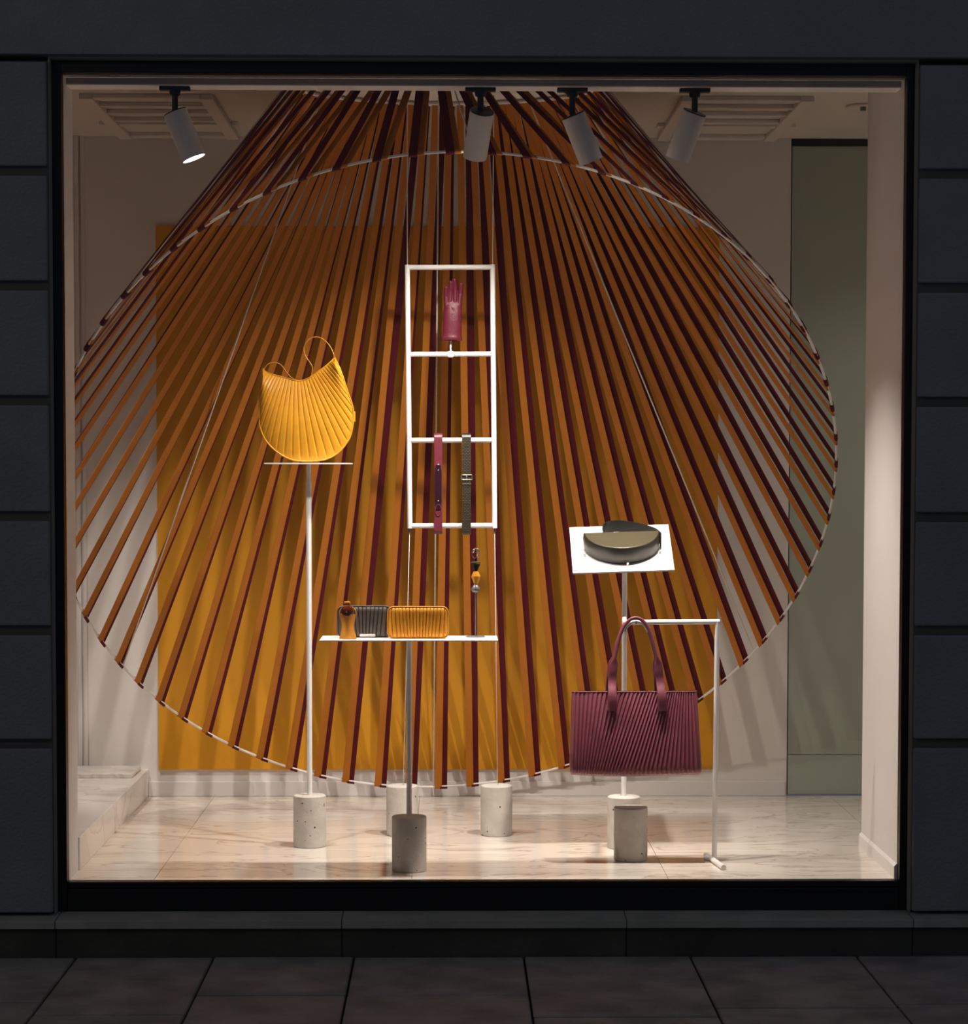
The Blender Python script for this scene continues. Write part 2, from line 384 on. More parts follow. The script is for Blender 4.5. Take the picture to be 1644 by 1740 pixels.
# sill course and plinth blocks
pl = sempty('wall_plinth', 'dark stone sill and plinth course below the shop window', 'plinth', (0, -.1, 0))
PG = EYE-1.638; PYF = -.20
zsill = EYE-1.506; zs2 = at(700, 1562, -.165).z; zs3 = at(700, 1576, -.165).z
jx = [-3.2, at(92, 1600, PYF).x, at(580, 1600, PYF).x, at(1065, 1600, PYF).x, at(1553, 1600, PYF).x, 3.4]
for i in range(5):
    x0, x1 = jx[i]+.0012, jx[i+1]-.0012
    MB().prism([(x0, -.0, zsill), (x0, -.05, zsill), (x0, -.185, zs2), (x0, -.185, zs3), (x0, 0, zs3)], V((x1-x0, 0, 0))).build('sill_stone', 'sill', pl, bevel=.002)
    MB().box(x0, x1, -.165, 0, PG-.05, zs3-.001).build('plinth_stone', 'plinth', pl, bevel=.003)
# pavement
pv = struct(MB().box(-3.6, 3.8, -7.9, -.168, PG-.08, PG-.018).build('pavement', 'grout'), 'dark grey pavement in front of the shop', 'pavement')
cols = [at(-260, 1640, -.2).x, -1.26, -.80, -.33, .24, .80, 1.36, 1.95, 2.6, 3.4]
fronts = [1700, 1722, 1690, 1690, 1728, 1713, 1707, 1715, 1700]
rnd = random.Random(3)
for i in range(len(cols)-1):
    y = -.160; first = True; k = 0
    while y > -2.6:
        y2 = on_z(768, fronts[i], PG).y if first else y-rnd.uniform(.45, .75)
        dz = rnd.uniform(-.002, .002)
        MB().box(cols[i]+.0038, cols[i+1]-.0038, y2+.014, y-.010, PG-.018, PG+dz).build('paving_slab', 'paving', pv, bevel=.004, seg=1)
        y = y2; first = False; k += 1

# ---------------------------------------------------------------- ribbon sculpture
C0 = V((-.01982795, 1.10, EYE-.13163671)); R0 = 1.51386
E1 = V((.99618449, .08727239, 0)); E2 = V((.05121542, -.58460649, .80969885)); EN = E1.cross(E2).normalized()
sculpt = thing('ribbon_sculpture', 'huge tilted ring hung with orange and burgundy ribbons rising to the ceiling', 'ribbon sculpture', C0)
def ringp(t): return C0+R0*(math.cos(t)*E1+math.sin(t)*E2)
MB().loop_tube([ringp(2*PI*i/240) for i in range(240)], .0050, 10).build('ring', 'whitep', sculpt, smooth=True)
HC = V((at(757, 140, .62).x, .62, CEIL-.010))
HOX, HOY = .560, .415
HOC = V((HC.x, .665, CEIL-.012))
def hoop(t, dr):
    f = t-.418*math.cos(t)-.123*math.cos(3*t)
    return V((HOC.x+(HOX+dr)*math.cos(f), HOC.y-(HOY+dr)*math.sin(f), HOC.z))
def hin(t): return hoop(t, -.010)
def hout(t): return hoop(t, .010)
MB().loop_tube([hin(2*PI*i/120) for i in range(120)], .006, 8).build('upper_hoop', 'whitep', sculpt, smooth=True)
MB().loop_tube([hout(2*PI*i/120) for i in range(120)], .006, 8).build('upper_hoop', 'whitep', sculpt, smooth=True)
rnd = random.Random(11)
axis0 = (HC+C0)/2
def leg(th, thq, hoop, sgn, rad, wid):
    P = ringp(th); T = (ringp(th+.01)-ringp(th-.01)).normalized(); Q = hoop(thq)
    TQ = (hoop(thq+.02)-hoop(thq-.02)).normalized()
    d = (Q-P).normalized(); n = T.cross(d).normalized()
    if n.dot(P-C0+d*.3) < 0: n = -n            # n points out of the cone
    s = n*sgn; pts = []; ws = []; ns = []
    top = Q+s*.003
    for k in range(5):
        q = k/4; pts.append(top.lerp(P+s*rad, q)); wv = TQ.lerp(T, q).normalized()*(wid/2)*(.84+.16*q); ws.append(wv); ns.append(s)
    for k in range(1, 11):                     # wrap under and round the ring
        a = PI*(1.55 if sgn < 0 else 1.1)*k/10; o = s*math.cos(a)-d*math.sin(a); pts.append(P+o*rad); ws.append(T*(wid/2)); ns.append(o)
    return MB().band(pts, ws, ns, .0014)
for k in range(72):
    th = math.radians(1.9+5*k+rnd.uniform(-.25, .25)); dl = math.radians(.44)
    o = leg(th-dl, th-math.radians(1.35)+rnd.uniform(-.012, .012), hin, -1, .0080, .030).build('ribbon', 'ribbon', sculpt)
    leg(th+dl, th+math.radians(1.35)+rnd.uniform(-.022, .022), hout, 1, .0100, .031).build('return_ribbon', 'maroon', o)
    if k == 0: o['label'] = 'orange inner ribbon'
def hoop_raw(t, dr): return V((HOC.x+(HOX+dr)*math.cos(t), HOC.y-(HOY+dr)*math.sin(t), HOC.z))
for th, top in ((270.6, at(745, 172, .90)), (213.0, at(548, 172, .85)), (329.5, at(893, 172, .80)),
                (147.0, hoop_raw(math.radians(176), .022)), (35.0, hoop_raw(math.radians(4), .022)), (89.4, hout(math.radians(89.4)))):
    MB().tube([ringp(math.radians(th)), V((top.x, top.y, HOC.z))], .0030, 8).build('suspension_cable', 'wire', sculpt, smooth=True)

# ---------------------------------------------------------------- spotlights on the fascia
def aim(d):
    d = V(d).normalized(); a = d.cross(V((0, 1, 0)));
    if a.length < .1: a = d.cross(V((1, 0, 0)))
    a.normalize(); return d, a, d.cross(a).normalized()
LAMPS = [   # canopy px, can top px, can mouth px, tilt into the room (rad), label
    (297, 297, 190, 329, 268, -.0, 'leftmost spotlight, tilted right with its lit disc showing'),
    (816, 819, 188, 806, 266, .52, 'spotlight above the ladder frame, its dark top facing the street'),
    (972, 973, 195, 1003, 268, .16, 'spotlight tilted down to the right, third from the left'),
    (1180, 1180, 190, 1152, 268, .30, 'rightmost spotlight, tilted down to the left')]
YS = .088
for i, (cx, tx, ty, mx, my, ti, lab) in enumerate(LAMPS):
    c = at(cx, 157, YS); c.z = FZ
    L = thing('track_spotlight', lab, 'spotlight', c, 'white spotlights on the window fascia')
    MB().box(c.x-.052, c.x+.052, YS-.016, YS+.016, FZ-.013, FZ).build('canopy', 'black', L, bevel=.002)
    top = at(tx, ty, YS); mid2 = at(mx, my, YS)
    v = mid2-top; v.y = abs(v.z)*math.tan(ti); d, ea, eb = aim(v)
    ln = .170
    pv0 = V((c.x, YS, FZ-.013))
    MB().lathe([(.0, 0), (.020, 0), (.018, -.014), (.012, -.018), (.0, -.018)], pv0, 20).build('collar', 'black', L, smooth=40)
    MB().tube([pv0-V((0, 0, .016)), V((c.x, YS, top.z+.004)), top+d*.012], .0105, 14).build('stem', 'black', L, smooth=40)
    R = .0415
    def ringc(r, z): return [top+d*z+r*(math.cos(2*PI*j/36)*ea+math.sin(2*PI*j/36)*eb) for j in range(36)]
    MB().sweep([ringc(R-.004, .004), ringc(R, .004), ringc(R, ln), ringc(R-.003, ln), ringc(R-.003, .02)]).build('can', 'lamp_white', L, smooth=40)
    MB().sweep([ringc(R-.001, 0), ringc(R-.001, .0035)]).build('top_cap', 'black', L, smooth=40)
    MB().sweep([ringc(R-.004, ln-.004), ringc(R-.004, ln-.002)]).build('lens', 'lamp_disc', L)
    l = bpy.data.lights.new('lamp_light', 'SPOT'); l.energy = LAMP_W[i]; l.color = LAMP_COL; l.spot_size = math.radians((76, 92, 68, 72)[i]); l.spot_blend = .9; l.shadow_soft_size = .03
    lo = bpy.data.objects.new('lamp_light', l); COL.objects.link(lo); lo.parent = L
    lo.location = top+d*(ln+.004)-c; lo.rotation_euler = d.to_track_quat('-Z', 'Y').to_euler()

# ---------------------------------------------------------------- concrete bases and stands
BR, BH = .0605, .192
def base_mb(x, y):
    return MB().lathe([(0, 0), (BR-.003, 0), (BR, .003), (BR, BH-.003), (BR-.003, BH), (0, BH)], (x, y, FLOOR), 48)
def base_part(parent, x, y): return base_mb(x, y).build('base', 'concrete', parent, smooth=40)
YW = .92
def bx(px, Y): return at(px, 1430, Y).x

# stand of the yellow bag
Y1 = .715; x1 = bx(526, Y1)
s1 = thing('display_stand', 'tall white stand on a concrete base carrying the yellow fan-pleated bag', 'display stand', (x1, Y1, FLOOR), 'display stands on concrete cylinders')
base_part(s1, x1, Y1)
zt = at(525, 787, Y1).z
zm = at(526, 818, Y1).z
MB().tube([(x1, Y1, FLOOR+BH-.01), (x1, Y1, zm)], .0098, 16).build('pole', 'whitep', s1, smooth=40)
MB().tube([(x1, Y1, zm-.02), (x1, Y1, zt-.004)], .0078, 16).build('upper_pole', 'whitep', s1, smooth=40)
c_ = V((x1, Y1, zt)); ang = math.radians(-7)
def rotp(u, v, z): return V((x1+u*math.cos(ang)-v*math.sin(ang), Y1+u*math.sin(ang)+v*math.cos(ang), z))
hw = (at(594, 787, Y1).x-at(455, 787, Y1).x)/2
MB().prism([rotp(-hw, -.08, zt-.004), rotp(hw, -.08, zt-.004), rotp(hw, .08, zt-.004), rotp(-hw, .08, zt-.004)], V((0, 0, .005))).build('plate', 'whitep', s1)

# stand with the long shelf
Y2 = .18; x2 = bx(695, Y2)
s2 = thing('display_stand', 'front stand on a pitted concrete base carrying the long white shelf', 'display stand', (x2, Y2, FLOOR), 'display stands on concrete cylinders')
base_part(s2, x2, Y2)
zs_ = at(695, 1084, Y2).z
MB().tube([(x2, Y2, FLOOR+BH-.01), (x2, Y2, zs_-.003)], .0095, 16).build('pole', 'whitep', s2, smooth=40)
lx0 = at(545, 1085, Y2).x; lx1 = at(845, 1085, Y2).x
MB().box(lx0, lx1, Y2-.11, Y2+.11, zs_-.004, zs_).build('shelf_plate', 'whitep', s2, bevel=.001)

# stand with the tilted tray
Y3 = .675; x3 = bx(1059, Y3)
s3 = thing('display_stand', 'white stand with a tilted square tray under the olive half-moon bag', 'display stand', (x3, Y3, FLOOR), 'display stands on concrete cylinders')
base_part(s3, x3, Y3)
TL, TR, BRc, BL = at(967, 896, .85), at(1135, 891, .85), at(1145.5, 968, .51), at(973, 973.5, .51)
TC = (TL+TR+BRc+BL)/4
TU = ((TR-TL)+(BRc-BL)).normalized(); TV = ((TL-BL)+(TR-BRc)); TV = (TV-TU*TV.dot(TU)).normalized(); TN = TU.cross(TV).normalized()
MB().tube([(x3, Y3, FLOOR+BH-.01), (x3, Y3, TC.z-.01)], .0095, 16).build('pole', 'whitep', s3, smooth=40)
MB().prism([BL, BRc, TR, TL], -TN*.006).build('tray', 'whitep', s3)
MB().lathe([(0, 0), (.022, 0), (.022, .006), (0, .006)], (x3, Y3, TC.z-.022), 20).build('bracket', 'whitep', s3, smooth=40)

# loose concrete cylinders
tag(base_mb(bx(1071, .404), .404).build('concrete_cylinder', 'concrete', smooth=40), 'front concrete cylinder under the burgundy tote, carrying nothing', 'concrete weight')
xa, xb = bx(683, .98), bx(843, .98)
tag(base_mb(xa, .98).build('concrete_cylinder', 'concrete', smooth=40), 'concrete cylinder half hidden behind the long-shelf stand, holding the ladder\'s left wire', 'concrete weight')
tag(base_mb(xb, .98).build('concrete_cylinder', 'concrete', smooth=40), 'concrete cylinder right of centre holding the ladder frame\'s right wire', 'concrete weight')

# ---------------------------------------------------------------- ladder frame
YL = .93; TRD = .0098
lad = thing('ladder_frame', 'white tubular ladder frame hung on wires with a glove and two belts', 'display frame', at(765, 675, YL))
q = [at(691.8, 454.5, YL), at(836.6, 454.0, YL), at(840.0, 893, YL), at(696.0, 893.5, YL)]
for a_, b_ in ((q[0], q[3]), (q[1], q[2])):
    dd = (b_-a_).normalized()*TRD
    MB().tube([a_-dd, b_+dd], TRD, 16).build('rail', 'whitep', lad, smooth=40)
for y in (454.3, 601.5, 747.5, 893.3):
    t = (y-454.3)/439.0; a_ = q[0].lerp(q[3], t); b_ = q[1].lerp(q[2], t)
    MB().tube([a_, b_], TRD*.98, 16).build('rung', 'whitep', lad, smooth=40)
for a_, b_, top in ((q[0], xa, 691.5), (q[1], xb, 838.5)):
    MB().tube([a_, V((at(top, 150, YL).x, YL, CEIL))], .0022, 8).build('hanging_wire', 'wire', lad, smooth=True)
for a_, x_ in ((q[3], xa), (q[2], xb)):
    MB().tube([a_, V((x_+.004, .975, FLOOR+BH))], .0011, 8).build('tension_wire', 'wire', lad, smooth=True)
    MB().tube([a_-V((0, 0, TRD)), a_-V((0, 0, TRD+.016))], .004, 8).build('wire_clip', 'steel', lad, smooth=40)
gc = at(765.5, 602, YL)
gtop = at(765, 560, YL)
MB().tube([gc, gtop], .0035, 10).build('glove_peg', 'whitep', lad, smooth=40)
MB().box(gc.x-.011, gc.x+.011, YL-.013, YL+.013, gc.z-.012, gc.z+.012).build('clamp', 'whitep', lad, bevel=.004)

# ---------------------------------------------------------------- glove
def capsule(mb, p0, r0, p1, r1, fl=1.0, n=14):
    p0, p1 = V(p0), V(p1); d = (p1-p0).normalized(); a = d.cross(V((0, 1, 0))).normalized(); b = V((0, 1, 0)); secs = []
    for i in range(1, 6):
        q = PI/2*(1-i/5.0); secs.append((p0-d*r0*math.sin(q), r0*math.cos(q)))
    for i in range(0, 5):
        q = PI/2*i/5.0; secs.append((p1+d*r1*math.sin(q), r1*math.cos(q)))
    mb.sweep([[c+max(r, .0004)*(math.cos(2*PI*j/n)*a+fl*math.sin(2*PI*j/n)*b) for j in range(n)] for c, r in secs])
def G(px, py, dy=0): p = at(px, py, YL-.004); p.y += dy; return p
gl = thing('leather_glove', 'burgundy leather glove standing upright on the ladder\'s second rung', 'glove', gc)
mb = MB()
for fs in ([(757.8, 490, .0088), (757.6, 504, .0096), (758.5, 522, .0095)],
           [(765.6, 481, .0090), (765.0, 497, .0098), (764.0, 520, .0100)],
           [(771.8, 476.5, .0090), (773.2, 494, .0098), (772.6, 518, .0100)],
           [(783.2, 484.5, .0092), (781.8, 499, .0100), (779.5, 520, .0105)]):
    for (a_, b_) in zip(fs, fs[1:]): capsule(mb, G(a_[0], a_[1], -.006 if a_ is fs[0] else 0), a_[2], G(b_[0], b_[1]), b_[2], 1.05)
secs = []
for y, x0, x1, th in ((510, 757, 781, .006), (518, 754.8, 784, .013), (532, 753.2, 784.5, .0165), (545, 752.5, 784, .018), (556, 752, 783.8, .018), (566, 751.5, 783.5, .018), (574, 750.5, 783.6, .019)):
    a_ = G(x0, y); b_ = G(x1, y); c = (a_+b_)/2; h = (b_-a_).length/2
    secs.append([c+V((h*math.copysign(abs(math.cos(2*PI*j/28))**.8, math.cos(2*PI*j/28)), th*math.sin(2*PI*j/28), 0)) for j in range(28)])
mb.sweep(secs)
capsule(mb, G(778, 556, -.002), .014, G(776, 538, -.006), .0115, .9)      # thumb folded flat over the palm
capsule(mb, G(776, 538, -.006), .0115, G(769, 524, -.008), .0088, .9)
g_ = mb.build('hand_body', 'glove', gl, smooth=True)
rm = g_.modifiers.new('remesh', 'REMESH'); rm.mode = 'VOXEL'; rm.voxel_size = .0013; rm.use_smooth_shade = True
sm = g_.modifiers.new('smooth', 'SMOOTH'); sm.factor = .5; sm.iterations = 1
secs = []
for y, ex in ((571.5, .0008), (573, .0018), (577.5, .0022), (578.5, .0012)):
    a_ = G(750.3, y); b_ = G(783.8, y); c = (a_+b_)/2; h = (b_-a_).length/2+ex
    secs.append([c+V((h*math.cos(2*PI*j/32), (.0195+ex)*math.sin(2*PI*j/32)+.0, .0012*math.sin(3*2*PI*j/32))) for j in range(32)])
MB().sweep(secs).build('cuff_hem', 'glove', gl, smooth=50)

# ---------------------------------------------------------------- belts over the third rung
rz = at(760, 747.5, YL).z
def belt(px0, px1, topy, boty, lab, mt, name='leather_belt'):
    a_ = at(px0, 800, YL).x; b_ = at(px1, 800, YL).x; cx = (a_+b_)/2; hw = (b_-a_)/2
    zt_ = at(744, topy, YL-.01).z; zb = at(744, boty, YL-.02).z
    B = thing(name, lab, 'belt', (cx, YL, zb), 'belts hung over the ladder rung')
    P = []
    yf, yk = YL-.0215, YL+.0215; rr = .0115; n = 12
    P.append(V((cx, yk-.002, zb+.012))); P.append(V((cx, yk, zb+.10))); P.append(V((cx, yk-.004, rz)))
    for i in range(n+1):
        t = PI*i/n; P.append(V((cx, YL+.0165*math.cos(t), rz+.003+(zt_-rz-.003)*math.sin(t))))
    P += [V((cx, yf+.001, rz-.05)), V((cx, yf, rz-.12)), V((cx, yf, zb+.03)), V((cx, yf+.003, zb+.012))]
    for i in range(1, 8):
        t = PI*i/8; P.append(V((cx, YL-(.0185)*math.cos(t), zb+.012-.012*math.sin(t))))
    P.append(P[0].copy())
    N = []
    for i in range(len(P)):
        t = (P[min(i+1, len(P)-1)]-P[max(i-1, 0)]).normalized(); N.append(t.cross(V((1, 0, 0))).normalized())
    MB().band(P, [V((hw, 0, 0))]*len(P), N, .0032).build('strap', mt, B, smooth=45)
    return B, cx, yf, hw
B1, cx, yf, hw = belt(737.6, 751.2, 736.5, 907, 'burgundy belt with a dark studded overlay, left of the two on the ladder', 'belt_red')
def pz(y): return at(744, y, YL-.024).z
pts = [V((cx+.0, yf-.0035-.0015*math.sin(PI*i/16), pz(790+(866-790)*i/16))) for i in range(17)]
MB().band(pts, [V((hw*(.80 if i > 2 else .55+.1*i)*(1 if i < 14 else 1-.12*(i-13)), 0, 0)) for i in range(17)], [V((0, -1, 0))]*17, .0026).build('overlay_strap', 'belt_dark', B1, smooth=45)
MB().loop_tube([V((cx+hw*.72*math.cos(2*PI*i/20), yf-.004, pz(864)+ .022*math.sin(2*PI*i/20)-.006)) for i in range(20)], .0016, 6).build('keeper_loop', 'belt_red', B1, smooth=True)
for y in (789.5, 799, 851):
    c = V((cx, yf-.0065, pz(y))); w_ = .0062 if y < 792 else .0032; h_ = .0032
    MB().sweep([[c+V((w_*math.cos(2*PI*j/14)*s_, dy, h_*math.sin(2*PI*j/14)*s_)) for j in range(14)] for s_, dy in ((1, .003), (1, 0), (.6, -.002), (.05, -.0026))]).build('stud', 'steel', B1, smooth=True)
B2, cx, yf, hw = belt(784.8, 799.8, 736.5, 908, 'olive reptile-grain belt with a pale metal buckle, right of the two on the ladder', 'croc')
zc = pz(811)
MB().loop_tube([V((cx+sx_*(hw+.0035), yf-.004, zc+sz_*.009)) for sx_, sz_ in ((-1, -.8), (-.8, -1), (.8, -1), (1, -.8), (1, .8), (.8, 1), (-.8, 1), (-1, .8))], .0022, 8).build('buckle', 'metal', B2, smooth=True)
MB().tube([(cx, yf-.004, zc+.009), (cx, yf-.006, zc-.010)], .0016, 8).build('prong', 'metal', B2, smooth=True)
MB().box(cx-hw-.0008, cx+hw+.0008, yf-.0042, yf+.002, zc-.030, zc-.022).build('belt_keeper', 'croc', B2, bevel=.001)
for y in (833, 846, 860, 872): MB().lathe([(0, 0), (.0016, 0), (.0016, .001), (0, .001)], (0, 0, 0), 8) if False else None

# ---------------------------------------------------------------- pleated bags
def pleat(x, sharp=.75):                      # one pleat: slow rise, quick fall, 0..1
    f = x-math.floor(x); return f/sharp if f < sharp else (1-f)/(1-sharp)
def groove(x, w=.16):                        # flat band with a narrow crease, slightly stepped
    f = x-math.floor(x); g = min(f, 1-f)/w
    return (1 if g > 1 else g)*.8+.35*f-.1
# yellow fan bag
YBg = .715
bag = thing('fan_bag', 'yellow fan-pleated shoulder bag with two pointed horns', 'handbag', (x1, YBg, zt+.002))
Z = lambda zx, zy: (430+zx/6.69, 550+zy/6.69)
topc = [(112, 512), (170, 560), (350, 610), (500, 650), (620, 625), (760, 528), (850, 460), (928, 388)]
botc = [(112, 512), (84, 780), (78, 1000), (85, 1170), (150, 1325), (270, 1452), (430, 1540), (600, 1562), (800, 1548), (920, 1500), (1010, 1430), (1100, 1300), (1140, 1130), (1138, 960), (1080, 780), (1000, 540), (928, 388)]
def W(zx, zy): p = Z(zx, zy); return at(p[0], p[1], YBg)
T_ = resample(crv([W(*p) for p in topc], 80), 200); B_ = resample(crv([W(*p) for p in botc], 160), 200)
NP = 29
def bagp(side):
    def P(s, v):
        a_ = samp(T_, s); b_ = samp(B_, s); p = a_.lerp(b_, v)
        ends = min(1, min(s, 1-s)*14)
        dpt = (.008+.030*math.sin(min(v, 1)*PI*.5)**.8+.016*math.sin(PI*v))*ends**.6
        pl_ = .0042*(groove(s*NP)-.5)*min(1, v*6+.35)*min(1, (1-v)*14)*min(1, ends+.3)
        return V((p.x, YBg-side*(dpt+pl_), p.z))
    return P
MB().grid(bagp(1), NP*8, 26).build('front_panel', 'yellow', bag, smooth=35)
MB().grid(bagp(-1), NP*4, 14).build('back_panel', 'yellow', bag, smooth=35)
def edge(v): return lambda s, t: (lambda a_, b_: a_.lerp(b_, t))(bagp(1)(s, v), bagp(-1)(s, v))
MB().grid(edge(1.0), 160, 3).build('gusset', 'amber', bag, smooth=True)
MB().tube([bagp(1)(s/120, 1.0)+V((0, -.001, 0)) for s in range(121)], .0028, 8).build('piping', 'yellow', bag, smooth=True)
MB().tube([bagp(1)(s/60, 0.0)+V((0, -.001, 0)) for s in range(61)], .0020, 8).build('top_binding', 'yellow', bag, smooth=True)
for pl_, r_, dy in (([(930, 392), (880, 270), (800, 180), (710, 148), (625, 180), (575, 260), (578, 330), (610, 395), (655, 460), (672, 510), (660, 590)], .0018, .004),
              ([(118, 520), (160, 462), (235, 438), (310, 465), (370, 545), (430, 610), (510, 652)], .0018, .006)):
    MB().tube([p+V((0, dy+.012*math.sin(PI*i/60), 0)) for i, p in enumerate(crv([W(*p) for p in pl_], 60))], r_, 8).build('cord_handle', 'amber', bag, smooth=True)
ts = W(1148, 1060)
MB().box(ts.x-.003, ts.x+.004, YBg-.012, YBg+.012, ts.z-.018, ts.z+.020).build('side_tab', 'yellow', bag, bevel=.002)

# clutches
def clutch(name, lab, mt, x0, x1, y0, y1, Yc, dep, NPl, conv, zbase, grp='pleated clutches on the long shelf'):
    a_ = at(x0, y1, Yc-dep/2); b_ = at(x1, y0, Yc-dep/2); X0, X1 = a_.x, b_.x; Zb = zbase; Zt = Zb+(b_.z-a_.z)
    cx, cz = (X0+X1)/2, (Zb+Zt)/2; hx, hz = (X1-X0)/2, (Zt-Zb)/2; r = .020
    K = thing(name, lab, 'clutch bag', (cx, Yc, Zb), grp)
    def zlim(x):
        e = abs(x-cx)-(hx-r)
        return hz if e <= 0 else hz-r+math.sqrt(max(0, r*r-e*e))
    def P(side):
        def F(s, v):
            xt = -hx+2*hx*s; xb = xt*(1-conv*(1-abs(xt/hx)**2))
            x = cx+xt*(1-v)+xb*v; h = zlim(x)-.0015; z = cz+h*(1-2*v)
            e = min(1, (hx-abs(x-cx))/.018)*min(1, v*9+.05, (1-v)*9+.05)
            e = max(0, e)**.5
            return V((x, Yc-side*(dep/2-.008+.008*e+.0050*(groove(s*NPl)-.5)*e), z))
        return F
    MB().grid(P(1), NPl*8, 22).build('front_panel', mt, K, smooth=35)
    MB().grid(P(-1), NPl*4, 10).build('back_panel', mt, K, smooth=35)
    prof = []
    for sxn, szn, a0 in ((1, 1, 0), (-1, 1, 90), (-1, -1, 180), (1, -1, 270)):
        for k in range(7):
            t = math.radians(a0+15*k); prof.append((cx+sxn*(hx-r)+r*math.cos(t), cz+szn*(hz-r)+r*math.sin(t)))
    n = len(prof); mb = MB(); o = []
    for (s_, y) in ((.97, Yc-dep/2+.004), (1, Yc-dep/2+.010), (1, Yc+dep/2-.010), (.97, Yc+dep/2-.004)):
        o.append([V((cx+(px-cx)*s_, y, cz+(pz_-cz)*s_)) for px, pz_ in prof])
    mb.sweep(o, False).build('frame_gusset', mt, K, smooth=50)
    MB().loop_tube([V((px, Yc-dep/2+.006, pz_)) for px, pz_ in prof], .0026, 8).build('rim', mt, K, smooth=True)
    return K, cx, Zb, Zt
SHZ = zs_+.0008
K1 = clutch('pleated_clutch', 'charcoal pleated clutch behind the small orange piece on the long shelf', 'grey_l', 573.5, 664, 1031, 1083.5, Y2+.035, .045, 13, .30, SHZ+.001)
tg = K1[0]
pa = at(611, 1080, Y2+.008); pb = at(637.5, 1080, Y2+.008)
MB().box(pa.x, pb.x, Y2+.004, Y2+.0085, SHZ+.004, SHZ+.012).build('metal_plate', 'tag', tg, bevel=.001)
clutch('pleated_clutch', 'bright yellow pleated clutch at the middle of the long shelf', 'yellow2', 658.8, 761, 1032.5, 1085.5, Y2-.015, .042, 17, .22, SHZ+.001)

# small orange hourglass piece with a round brown disc
fy = Y2-.055; sc_ = 13.7
def S(zx, zy): return at(560+zx/sc_, 1010+zy/sc_, fy)
oc = S(425, 1040); osn = thing('hourglass_charm', 'small orange leather hourglass piece topped by a glossy brown disc', 'leather charm', (oc.x, fy, SHZ))
lft = [(232, 1040), (250, 980), (280, 860), (290, 740), (285, 650), (262, 560), (235, 480), (228, 420), (262, 350), (310, 290)]
rgt = [(612, 1040), (595, 970), (560, 860), (548, 740), (560, 650), (585, 560), (605, 480), (608, 420), (578, 350), (520, 290)]
LP = crv([S(*p) for p in lft], 36); RP = crv([S(*p) for p in rgt], 36)
zsh = SHZ-LP[0].z
def hg(u, v):
    i = v*36; a_ = samp(LP, v); b_ = samp(RP, v); p = a_.lerp(b_, u); return V((p.x, fy-.012*math.sin(PI*u)*(1-.5*v), p.z+zsh*(1-v)))
body_top = .70
MB().grid(lambda u, v: hg(u, v*body_top), 16, 24).build('leather_panel', 'amber', osn, smooth=True)
MB().grid(lambda u, v: hg(u, v*body_top)+V((0, .004+.024*math.sin(PI*u), 0)), 16, 24).build('back_panel', 'amber', osn, smooth=True)
MB().tube([hg(0, i/36)+V((0, .002, 0)) for i in range(37)], .0022, 8).build('edge_rim', 'amber', osn, smooth=True)
MB().tube([hg(1, i/36)+V((0, .002, 0)) for i in range(37)], .0022, 8).build('edge_rim', 'amber', osn, smooth=True)
dc = S(408, 385); dc.y = fy-.004; rx = .0215
def dring(r, y): return [dc+V((r*math.cos(2*PI*j/28), y, r*1.02*math.sin(2*PI*j/28))) for j in range(28)]
MB().sweep([dring(.2*rx, .006), dring(rx, .004), dring(rx, -.001), dring(rx*.8, -.006), dring(rx*.3, -.008)]).build('disc', 'glass_brown', osn, smooth=50)
hc_ = S(400, 408); hc_.y = fy-.0125
MB().sweep([[hc_+V((r*math.cos(2*PI*j/12), y, r*math.sin(2*PI*j/12))) for j in range(12)] for r, y in ((.003, .004), (.003, 0), (.001, -.001))]).build('rivet', 'steel', osn, smooth=40)
tp = S(405, 205); tp.y = fy-.002
MB().box(tp.x-.011, tp.x+.011, fy-.006, fy+.006, tp.z-.006, tp.z+.006).build('top_tab', 'amber', osn, bevel=.003)

# charm on its own little post stand
cy_ = Y2+.045; s9 = 9.155
def S2(zx, zy): return at(770+zx/s9, 910+zy/s9, cy_)
pc = S2(345, 1500)
ps = thing('charm_post', 'thin grey post with a round foot at the right end of the long shelf', 'display post', (pc.x, cy_, SHZ))
MB().lathe([(0, 0), (.0335, 0), (.0335, .002), (.030, .003), (0, .003)], (pc.x, cy_, SHZ), 36).build('foot', 'grey_metal', ps, smooth=40)
MB().tube([(pc.x, cy_, SHZ+.002), (pc.x, cy_, S2(345, 880).z)], .0022, 8).build('rod', 'grey_metal', ps, smooth=40)
cpc = S2(350, 700)
chm = thing('bag_charm', 'stacked key charm of dark and orange leather cones with a metal ring', 'key charm', (pc.x, cy_, S2(350, 880).z+.001))
x_ = pc.x+.001
def zz(y): return S2(350, y).z
MB().lathe([(.0015, zz(560)), (.006, zz(545)), (.0155, zz(445)), (.0, zz(440))], (x_, cy_, 0), 6).build('dark_cone', 'olive_b', chm)
MB().lathe([(.0, zz(432)), (.0175, zz(428)), (.0175, zz(414)), (.006, zz(400)), (.0, zz(398))], (x_, cy_, 0), 28).build('olive_cap', 'olive', chm, smooth=40)
MB().lathe([(.006, zz(755)), (.0085, zz(735)), (.0160, zz(640)), (.0160, zz(632)), (.0085, zz(560)), (.005, zz(555))], (x_, cy_, 0), 6).build('orange_cone', 'yellow2', chm)
MB().lathe([(.0, zz(885)), (.010, zz(880)), (.0155, zz(850)), (.0155, zz(825)), (.010, zz(785)), (.005, zz(757)), (0, zz(756))], (x_-.001, cy_, 0), 28).build('grey_bulb', 'grey_metal', chm, smooth=50)
MB().tube([(x_, cy_, zz(402)), (x_, cy_, zz(350))], .0045, 10).build('neck', 'olive_b', chm, smooth=40)
kc = V((x_, cy_, zz(280)))
